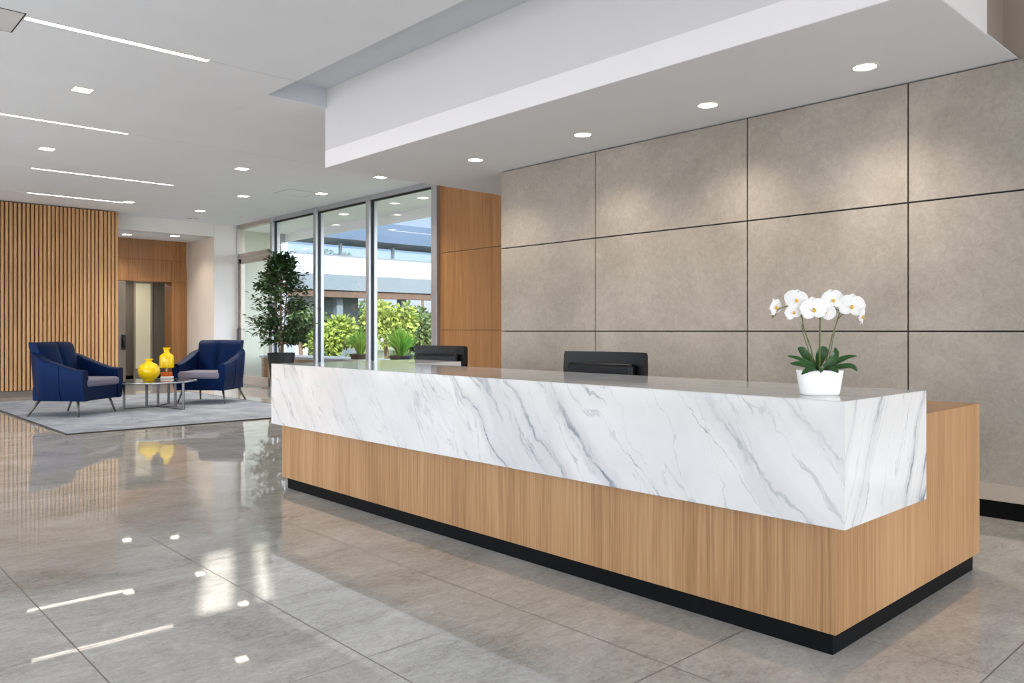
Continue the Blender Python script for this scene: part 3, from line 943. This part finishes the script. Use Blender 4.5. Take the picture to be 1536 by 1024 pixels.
# ------------------------------------------------------------------ potted tree
p = px(422, 16.2)
TX, TY = p
t = thing('potted_ficus', 'tall leafy ficus in a tapered black planter in front of the glass door', 'plant', (TX, TY, 0))
mb = MB(); mb.lathe([(.175, 0), (.18, .01), (.275, .84), (.275, .85), (.25, .85), (.245, .80)], 40); mb.build('planter', M['pot_black'], t)
mb = MB(); mb.lathe([(.24, .79), (.20, .805), (.05, .815)], 30, cap_bot=False, cap_top=True); mb.build('soil', M['soil'], t)
mb = MB()
r2 = random.Random(3)
mb.tube([(0, 0, .78), (.01, .0, 1.2), (-.01, .01, 1.7), (.01, 0, 2.3), (.0, 0, 2.8)], [.022, .02, .018, .013, .006], 8)
mb.tube([(.05, .03, .78), (.07, .03, 1.3), (.12, .03, 1.9), (.2, .05, 2.5)], [.016, .014, .012, .005], 7)
mb.tube([(-.05, -.02, .78), (-.08, -.02, 1.3), (-.16, -.03, 1.9), (-.26, -.03, 2.4)], [.016, .014, .011, .005], 7)
mb.build('trunk', M['trunk'], t)
def add_leaf(bm, p, d, up, L, Wd, fold=.25):
    d = d.normalized()
    s = d.cross(up)
    if s.length < 1e-3: s = d.cross(Vector((1, 0, 0)))
    s.normalize()
    n = s.cross(d)
    pts = [p, p + d * L * .35 + s * Wd * .5 + n * L * .06, p + d * L * .7 + s * Wd * .38 + n * L * .02, p + d * L - n * L * .12,
           p + d * L * .7 - s * Wd * .38 + n * L * .02, p + d * L * .35 - s * Wd * .5 + n * L * .06]
    mid = p + d * L * .5 - n * L * .02
    v = [bm.verts.new(q) for q in pts]
    c = bm.verts.new(mid)
    for k in range(6):
        bm.faces.new((c, v[k], v[(k + 1) % 6]))
mb = MB(); bmt = MB()
wob = lambda v: noise.noise(v * 2.2) * .5 + .5
for b_ in range(210):
    fz = r2.random()
    z = 1.02 + fz * 1.85
    prof_ = .16 + .50 * math.sin(PI * min(1, .30 + fz * .72)) ** .9
    rad = prof_ * (.45 + .65 * r2.random() ** .6)
    a = r2.random() * 2 * PI
    base = Vector((0, 0, max(1.0, z - .25 + .1 * r2.random())))
    tip = Vector((rad * math.cos(a), rad * math.sin(a), z + .15 * r2.random() - .04))
    bmt.tube([base, base.lerp(tip, .5) + Vector((0, 0, .05)), tip], [.005, .004, .002], 5, cap=False)
    for k in range(15):
        f = .3 + .7 * k / 14
        q = base.lerp(tip, f) + Vector((r2.gauss(0, .035), r2.gauss(0, .035), .04 * math.sin(PI * f) + r2.gauss(0, .035)))
        d = (tip - base).normalized() + Vector((r2.gauss(0, .6), r2.gauss(0, .6), r2.gauss(-.35, .4)))
        add_leaf(mb.bm, q, d, Vector((r2.gauss(0, .3), r2.gauss(0, .3), 1)), .095 + .045 * r2.random(), .05 + .018 * r2.random())
mb.build('foliage', M['ficus'], t)
bmt.build('branches', M['trunk'], t)

# ------------------------------------------------------------------ orchid on the desk (local x = image right, y = away)
p = px(1229.5, 3.335)
oc = thing('potted_orchid', 'white orchid in an oval white ceramic pot on the marble counter', 'plant', (p[0], p[1], 1.03), R(CAMR))
mb = MB()
mb.lathe([(.072, 0), (.078, .003), (.0805, .012), (.093, .092), (.0945, .103), (.0925, .106), (.088, .105), (.086, .096)], 48, sx=1.0, sy=.62, power=.72)
mb.build('pot', M['ceramic'], oc)
mb = MB(); mb.lathe([(.086, .094), (.05, .098)], 40, sy=.62, cap_bot=False, cap_top=True, power=.72); mb.build('soil', M['soil'], oc)
PX = 3.335 / 1186
def ol(u, v, y=0.0):      # photo pixels near the orchid -> local
    return Vector(((u - 1229.5) * PX, y, (592.0 - v) * PX))
def strap(name, pts, widths, cup=.25, mat='orchid_leaf', thick=.003):
    pts = [Vector(q) for q in pts]
    n = 12
    # catmull sample
    def samp(tt):
        f = tt * (len(pts) - 1); i = min(int(f), len(pts) - 2); s = f - i
        p0, p1, p2, p3 = pts[max(i - 1, 0)], pts[i], pts[i + 1], pts[min(i + 2, len(pts) - 1)]
        return .5 * ((2 * p1) + (p2 - p0) * s + (2 * p0 - 5 * p1 + 4 * p2 - p3) * s * s + (3 * p1 - p0 - 3 * p2 + p3) * s ** 3)
    def wid(tt):
        f = tt * (len(widths) - 1); i = min(int(f), len(widths) - 2)
        return widths[i] + (widths[i + 1] - widths[i]) * (f - i)
    rings = []
    for j in range(n + 1):
        tt = j / n
        c = samp(tt); d = (samp(min(1, tt + .02)) - samp(max(0, tt - .02))).normalized()
        hint = Vector((0, -.75, .65))
        s = d.cross(hint)
        if s.length < .1: s = d.cross(Vector((0, 0, 1)))
        s.normalize(); up = s.cross(d).normalized()
        w = max(wid(tt), .001)
        top = []
        for k in range(5):
            u = -1 + k / 2
            top.append(c + s * u * w + up * (cup * w * u * u))
        bot = [q - up * thick for q in reversed(top)]
        rings.append(top + bot)
    mb = MB(); mb.loft(rings)
    return mb.build(name, M[mat], oc, auto=60)
LV = [([ol(1228, 552), ol(1212, 546, -.02), ol(1194, 537, -.03), ol(1178, 533, -.03)], [.008, .012, .012, .008, .001]),
      ([ol(1226, 554, -.02), ol(1208, 548, -.05), ol(1192, 545, -.06), ol(1179, 544, -.05)], [.008, .014, .016, .012, .001]),
      ([ol(1228, 555, -.03), ol(1214, 551, -.06), ol(1201, 554, -.07), ol(1193, 560, -.07)], [.008, .012, .013, .010, .001]),
      ([ol(1226, 550, .02), ol(1216, 538, .03), ol(1207, 527, .03), ol(1201, 522, .03)], [.010, .020, .024, .020, .004]),
      ([ol(1232, 550, .03), ol(1238, 535, .05), ol(1243, 525, .05), ol(1246, 521, .05)], [.010, .020, .024, .018, .004]),
      ([ol(1233, 551, -.02), ol(1243, 541, -.03), ol(1249, 530, -.03), ol(1250, 521, -.02)], [.010, .016, .017, .012, .002]),
      ([ol(1236, 551), ol(1252, 542, -.02), ol(1268, 535, -.02), ol(1282, 533, -.02)], [.008, .012, .012, .008, .001]),
      ([ol(1236, 553, -.02), ol(1252, 549, -.05), ol(1268, 548, -.06), ol(1277, 555, -.06)], [.008, .012, .013, .012, .002]),
      ([ol(1232, 554, -.02), ol(1236, 551, -.05), ol(1241, 553, -.075), ol(1245, 557, -.085)], [.010, .014, .015, .012, .002]),
      ([ol(1230, 554, -.02), ol(1225, 550, -.05), ol(1222, 552, -.07), ol(1220, 557, -.08)], [.010, .014, .013, .010, .002])]
for pts, wd in LV:
    strap('leaf', pts, wd)
def stem(pts, r0=.0032, r1=.0018):
    mb = MB(); n = len(pts)
    mb.tube(pts, [r0 + (r1 - r0) * i / (n - 1) for i in range(n)], 8)
    return mb
mb = stem([ol(1222, 552, .0), ol(1217, 524, .0), ol(1211, 508, -.002), ol(1205, 492, -.004), ol(1202, 476, -.008), ol(1196, 466, -.01), ol(1189, 461, -.012), ol(1179, 459, -.015), ol(1166, 463, -.02)])
mb.tube([ol(1220, 552, .004), ol(1213, 524, .004), ol(1204, 498, .002), ol(1203, 486, 0)], .0018, 6)
mb.tube([ol(1192, 461.5, -.01), ol(1198, 459, -.012), ol(1199, 456, -.014)], .002, 6)
mb.tube([ol(1196, 466, -.01), ol(1190, 470, -.02)], .0016, 6)
mb.build('flower_stem', M['orchid_stem'], oc)
mb = MB(); mb.tube([ol(1228.5, 556, -.005), ol(1229, 510, -.005), ol(1229.8, 474, -.006), ol(1234, 466, -.01)], [.0055, .0045, .0035, .002], 8)
mb.tube([ol(1229.8, 480, -.006), ol(1222, 467, -.008)], .002, 6)
mb.build('flower_stem', M['orchid_stem'], oc)
mb = stem([ol(1238, 552, .01), ol(1245, 522, .008), ol(1250, 500, .006), ol(1254, 488, .003), ol(1258, 474, 0), ol(1260, 466, -.002), ol(1254, 464, -.004), ol(1247, 458, -.008)])
mb.tube([ol(1240, 552, .008), ol(1248, 522, .006), ol(1253, 494, .004), ol(1256, 480, .002)], .0018, 6)
mb.tube([ol(1256.5, 479, 0), ol(1262, 472, -.004), ol(1270, 465, -.012)], .002, 6)
mb.tube([ol(1262, 472, -.004), ol(1276, 466, -.004), ol(1290, 473, -.006)], .0018, 6)
mb.build('flower_stem', M['orchid_stem'], oc)
# flower: local front = -y
def petal(bm, ang, L, Wd, tilt=.12, y0=0.0):
    n, mm = 8, 6
    ca, sa = math.cos(ang), math.sin(ang)
    g_ = []
    for i in range(n + 1):
        v = i / n
        w = Wd * (math.sin(PI * min(1, .07 + v * .93) ** .85)) ** .6 if v < 1 else .0
        row = []
        for k in range(mm + 1):
            u = -1 + 2 * k / mm
            r = L * v
            lx, ly = r, u * w
            yy = y0 - tilt * L * math.sin(PI * v * .8) * .6 + .10 * L * v * v + .05 * L * math.cos(u * 2.5)
            row.append(bm.verts.new((lx * ca - ly * sa, yy, lx * sa + ly * ca)))
        g_.append(row)
    for i in range(n):
        for k in range(mm):
            try:
                f = bm.faces.new((g_[i][k], g_[i][k + 1], g_[i + 1][k + 1], g_[i + 1][k])); f.smooth = True
            except ValueError:
                pass
def flower(pos, size, ry, rx=0.0, rz=0.0):
    mb = MB()
    for a in (90, 215, 325):
        petal(mb.bm, R(a + rz), size * 1.08, size * .48, .10, .002)
    for a in (12, 168):
        petal(mb.bm, R(a + rz), size * 1.2, size * .80, .12, -.001)
    f = mb.build('flower', M['petal'], oc)
    f.location = pos; f.rotation_euler = (rx, 0, ry)
    mb = MB()
    mb.loft([[(size * .13 * math.cos(2 * PI * k / 10) * s_, -size * yy, -size * .12 + size * .15 * math.sin(2 * PI * k / 10) * s_) for k in range(10)] for yy, s_ in ((.02, .5), (.14, 1.0), (.26, .95), (.34, .3))])
    mb.tube([(0, -size * .1, size * .05), (0, -size * .26, size * .02)], [size * .07, size * .05], 8)
    mb.build('flower_lip', M['lip'], f)
FL = [((1161, 461, -.02), .036, R(38), 0, 20), ((1191.5, 450, -.022), .044, R(-6), R(-8), -12), ((1186, 468, -.03), .036, R(18), R(5), 18),
      ((1215.5, 464, -.034), .050, R(4), 0, 6), ((1235, 467, -.02), .038, R(-14), R(6), -30), ((1246, 450, -.02), .044, R(6), R(-6), 8),
      ((1273, 459, -.026), .050, R(-6), 0, -8), ((1291, 474, -.01), .038, R(55), R(10), -25)]
for (u, v, y), s_, ry, rx, rz in FL:
    flower(ol(u, v, y), s_, ry, rx, rz)
mb = MB()
for q in (ol(1157, 474, -.02), ol(1160, 471, -.022)):
    r_ = bmesh.ops.create_uvsphere(mb.bm, u_segments=8, v_segments=6, radius=.006)
    bmesh.ops.translate(mb.bm, verts=r_['verts'], vec=q)
mb.tube([ol(1166, 463, -.02), ol(1158, 473, -.021)], .0014, 6)
mb.build('bud', M['orchid_stem'], oc)

# ------------------------------------------------------------------ outdoors
mb = MB(); mb.box(-80, 120, -80, 120, -.12, -.10)
struct(mb.build('ground', M['paving']), 'pale paving outside')
mb = MB(); mb.box(10.2, 70, -10, 80, -.1, .06)
struct(mb.build('lawn', M['lawn']), 'sunny lawn outside the windows')
XE = 9.95
mb = MB()
mb.box(XWIN + .12, XE - .08, 6.5, 19.5, 3.86, 3.95)
mb.box(XE - .08, XE, 6.5, 19.5, 3.66, 4.05)
struct(mb.build('ceiling_outside', M['fascia_white']), 'white overhang soffit outside the windows')
mb = MB(); mb.box(XWIN + .05, XE - .2, 19.5, 19.7, 0, 3.9)
struct(mb.build('wall_outside', M['stucco']), 'pale green stucco wall outside the glass door')
mb = MB(); mb.box(XE - .2, XE, 19.44, 19.7, 0, 3.9)
struct(mb.build('trim_12', M['alu']), 'grey post at the corner of the outside overhang')
for x, y, lb in ((9.1, 12.3, 'downlight in the outside overhang behind the nearest window bay'), (9.1, 15.2, 'downlight in the outside overhang behind the middle window bay')):
    square_light(x, y, 3.86, .08, lb)
# low wall with timber front, pots on it
mb = MB(); mb.box(9.0, 9.9, 11.3, 19.0, -.1, .62); struct(mb.build('wall_planter', M['bench_wood']), 'low timber faced planter wall outside')
mb = MB(); mb.box(8.96, 9.94, 11.26, 19.04, .62, .68); struct(mb.build('trim_13', M['paving']), 'pale stone coping of the planter wall')
def potted_grass(loc, seed, label, s=1.0):
    t = thing('potted_grass', label, 'plant', loc, 0, 'potted grasses outside the windows')
    mb = MB(); mb.lathe([(.17, 0), (.20, .01), (.235, .10), (.235, .115), (.215, .115), (.21, .08)], 32); mb.build('pot', M['pot_black'], t)
    mb = MB(); mb.lathe([(.21, .085), (.1, .1)], 24, cap_bot=False, cap_top=True); mb.build('soil', M['soil'], t)
    r3 = random.Random(seed)
    mb = MB()
    for k in range(340):
        a = r3.random() * 2 * PI; sp = r3.random() ** .8
        L = (.42 + .26 * r3.random()) * s
        d = Vector((math.cos(a), math.sin(a), 0))
        b0 = d * .06 * r3.random() + Vector((0, 0, .09))
        pts = [b0 + d * (sp * .46 * f ** 1.5) * s + Vector((0, 0, L * (f - .42 * sp * f ** 2.6))) for f in (0, .35, .7, 1.0)]
        s2 = Vector((-d.y, d.x, 0)); a2 = r3.random() * PI
        s2 = (s2 * math.cos(a2) + d * math.sin(a2))
        w = [.009, .012, .009, .0008]
        row = [(mb.bm.verts.new(q + s2 * w_), mb.bm.verts.new(q - s2 * w_)) for q, w_ in zip(pts, w)]
        for (a_, b_), (c_, d_) in zip(row, row[1:]):
            mb.bm.faces.new((a_, b_, d_, c_))
    mb.build('foliage', M['grassblade'], t)
    return t
potted_grass((9.35, 14.92, .68), 4, 'bright green potted grass partly behind the mullion, seen through the middle window', .95)
potted_grass((9.35, 13.40, .68), 5, 'bright green potted grass seen through the window nearest the oak panel', 1.08)

# pavilion building across the lawn (facade along +x)
b_ = thing('pavilion_building', 'modern pavilion with white parapet, grey canopy and columns across the lawn', 'building', (10, 30, 0))
def bbox(name, mat, *a):
    mb = MB(); mb.box(*a); return mb.build(name, M[mat], b_)
bbox('canopy', 'bld_grey', 1.5, 45, 0, 4, 3.05, 3.72)
bbox('canopy_lining', 'bld_brown', 1.7, 44.8, 0.2, 3.9, 3.0, 3.05)
bbox('canopy_beam', 'bld_brown', 1.6, 44.9, .1, .5, 2.75, 3.02)
bbox('parapet', 'bld_white', 1.5, 45, .6, .9, 3.72, 4.62)
bbox('upper_glazing', 'glass_far', 1.5, 45, 1.0, 1.03, 4.62, 5.25)
bbox('roof_slab', 'bld_blue', 1.0, 46, -.6, 1.8, 5.2, 6.05)
for x in (5.2, 8.2, 11.6, 15.0, 20):
    mb = MB(); mb.box(x - .16, x + .16, .7, 1.05, 0, 3.05, bev=.02); mb.build('column', M['bld_grey'], b_)
for x in (2.0, 8.4, 11.2, 14):
    mb = MB(); mb.box(x - .05, x + .05, .95, 1.1, 4.62, 5.22); mb.build('window_post', M['bld_white'], b_)
bbox('core_wall', 'bld_dark', 8.0, 10.3, 2.6, 3.4, 0, 3.0)
bbox('core_wall', 'bld_white', 6.8, 7.9, 2.2, 3.2, 0, 3.0)
def tree(loc, size, mat, label, seed, trunk_h=1.0, n=2600, leaf=.16, cat='tree', name='garden_tree', squash=1.0, group='trees outside the windows'):
    t = thing(name, label, cat, loc, 0, group)
    r4 = random.Random(seed)
    mb = MB()
    mb.tube([(0, 0, -.1), (.05, 0, trunk_h * .6), (-.05, .05, trunk_h + size * .8)], [.12 * size, .09 * size, .04 * size], 8)
    mb.build('trunk', M['bark'], t)
    blobs = []
    for k in range(11):
        a = r4.random() * 2 * PI; e = r4.uniform(-.5, 1)
        blobs.append((Vector((math.cos(a) * .55 * size, math.sin(a) * .55 * size, trunk_h + size * .75 * squash + e * .5 * size * squash)), size * r4.uniform(.32, .55)))
    mb = MB()
    for k in range(n):
        c, r_ = blobs[k % len(blobs)]
        v = Vector((r4.gauss(0, 1), r4.gauss(0, 1), r4.gauss(0, 1))).normalized()
        q = c + v * r_ * (.72 + .36 * r4.random())
        d = v + Vector((r4.gauss(0, .7), r4.gauss(0, .7), r4.gauss(-.2, .6)))
        add_leaf(mb.bm, q, d, v + Vector((r4.gauss(0, .5), r4.gauss(0, .5), r4.gauss(0, .5))), leaf * r4.uniform(.7, 1.3), leaf * r4.uniform(.45, .7))
    mb.build('foliage', M[mat], t)
    return t
def at(pxx, d):
    x, y = px(pxx, d); return (x, y, 0)
TR = [(450, 28.5, .95, 'tree_mid', 'rounded green tree seen behind the potted ficus', .6),
      (503, 26.6, .85, 'tree_bright', 'bright green tree seen through the left part of the middle window', .4),
      (579, 26.5, 1.0, 'tree_bright', 'yellow green sunlit tree seen left in the window nearest the oak panel', .6),
      (645, 28.6, .95, 'tree_mid', 'green tree seen right in the window nearest the oak panel', .5)]
for i, (u, d, s_, mt, lb, th_) in enumerate(TR):
    tree(at(u, d), s_, mt, lb, 20 + i, th_)
BG = [(446, 44.5, 1.4, 'tree_mid', 'leafy tree beyond the pavilion, seen next to the grey corner post'),
      (534, 46, 1.5, 'tree_dark', 'dark tree beyond the pavilion columns seen through the middle window'),
      (616, 47.5, 1.4, 'tree_mid', 'leafy tree beyond the pavilion columns at the centre of the nearest window bay')]
for i, (u, d, s_, mt, lb) in enumerate(BG):
    tree(at(u, d), s_, mt, lb, 40 + i, .5, 2200, .26)
tree(at(494, 52), 1.5, 'tree_dark', 'tall dark tree rising above the white parapet, middle window', 61, 4.2, 2200, .28)
tree(at(634, 53), 1.2, 'tree_mid', 'tree top rising above the white parapet, beside the oak panel', 62, 3.9, 1800, .28)
for i, (u, d, s_, mt, lb) in enumerate(((476, 23.8, .45, 'tree_mid', 'low round shrub on the lawn behind the mullion'), (537, 23.6, .45, 'tree_bright', 'low bright shrub left of the middle mullion'),
                                        (604, 24.6, .5, 'tree_mid', 'low green shrub right of the potted grass'), (650, 25.6, .5, 'tree_bright', 'low bright shrub beside the window edge at the oak panel'))):
    tree(at(u, d), s_, mt, lb, 70 + i, .02, 1300, .1, 'shrub', 'garden_shrub', .7, 'shrubs on the lawn')

# ------------------------------------------------------------------ lights
def lamp(kind, name, loc, energy, color=(1, 1, 1), rot=(0, 0, 0), **kw):
    l = bpy.data.lights.new(name, kind); l.energy = energy; l.color = color
    for k, v in kw.items(): setattr(l, k, v)
    o = bpy.data.objects.new(name, l); col.objects.link(o); o.location = loc; o.rotation_euler = rot
    return o
sun = lamp('SUN', 'sun', (0, 0, 20), 3.5, (1.0, .98, .95), angle=R(.6))
sun.rotation_euler = SD.to_track_quat('-Z', 'Y').to_euler()
WARM = (1.0, .92, .82)
for x, y, lb in SQ:
    lamp('SPOT', 'downlight_lamp', (x, y, HC - .03), 48, WARM, spot_size=R(110), spot_blend=.8, shadow_soft_size=.07)
for x, y in ((5.90, 19.35), (6.80, 18.85)):
    lamp('SPOT', 'downlight_lamp', (x, y, 3.48), 20, WARM, spot_size=R(120), spot_blend=.8, shadow_soft_size=.07)
for x, y, lb in SR:
    lamp('SPOT', 'downlight_lamp', (x, y, HS - .03), 22, (1, .87, .72), spot_size=R(125), spot_blend=1.0, shadow_soft_size=.06)
lamp('AREA', 'corridor_lamp', (6.6, 21.3, 2.7), 4, WARM, shape='SQUARE', size=.2)
# daylight portals at the openings
def portal(loc, rot, sx, sy):
    o = lamp('AREA', 'daylight_opening', loc, 1, rot=rot, shape='RECTANGLE', size=sx, size_y=sy)
    o.data.cycles.is_portal = True
# ------------------------------------------------------------------ sky
SKY_BASE, SKY_GLOW = 0.34, 2.6
w = bpy.data.worlds.new('sky'); scn.world = w
w.use_nodes = True
nt = w.node_tree
bg = nt.nodes['Background']
tc = N(nt, 'ShaderNodeTexCoord')
sp = N(nt, 'ShaderNodeSeparateXYZ'); nt.links.new(tc.outputs['Generated'], sp.inputs[0])
sky = ramp(nt, sp.outputs['Z'], [(0.0, rgb(228, 236, 246)), (0.12, rgb(196, 220, 248)), (0.30, rgb(150, 190, 240)), (1.0, rgb(110, 158, 226))])
mpn = nt.nodes.new('ShaderNodeMapping'); mpn.inputs['Scale'].default_value = (1, 1, 3)
nt.links.new(tc.outputs['Generated'], mpn.inputs[0])
cl_n = noise_tex(nt, mpn.outputs[0], 3.0, 6, 0.6)
cf = ramp(nt, cl_n, [(0.48, (0, 0, 0, 1)), (0.68, (.7, .7, .7, 1))])
# the hazy sky is far brighter and whiter on the sun's side
nrm = N(nt, 'ShaderNodeVectorMath', operation='NORMALIZE'); nt.links.new(tc.outputs['Generated'], nrm.inputs[0])
dp = N(nt, 'ShaderNodeVectorMath', operation='DOT_PRODUCT'); nt.links.new(nrm.outputs[0], dp.inputs[0])
dp.inputs[1].default_value = tuple(-Vector((SD.x + .12, SD.y, SD.z)).normalized())
glow = math_node(nt, 'MULTIPLY', math_node(nt, 'ADD', dp.outputs['Value'], 0.35), 0.74, clamp=True)
skyc = mix(nt, math_node(nt, 'MULTIPLY', glow, 0.85), mix(nt, cf, sky, (0.92, 0.95, 1.0, 1)), (0.97, 0.99, 1.03, 1))
nt.links.new(skyc, bg.inputs['Color'])
nt.links.new(math_node(nt, 'ADD', SKY_BASE, math_node(nt, 'MULTIPLY', glow, SKY_GLOW)), bg.inputs['Strength'])

scn.view_settings.view_transform = 'Standard'
scn.view_settings.look = 'None'
scn.view_settings.exposure = 1.85
scn.view_settings.gamma = 1.0
scn.view_settings.use_curve_mapping = False
scn.cycles.use_denoising = True
scn.cycles.max_bounces = 10
scn.cycles.diffuse_bounces = 6
scn.cycles.transparent_max_bounces = 16
scn.cycles.sample_clamp_indirect = 6.0
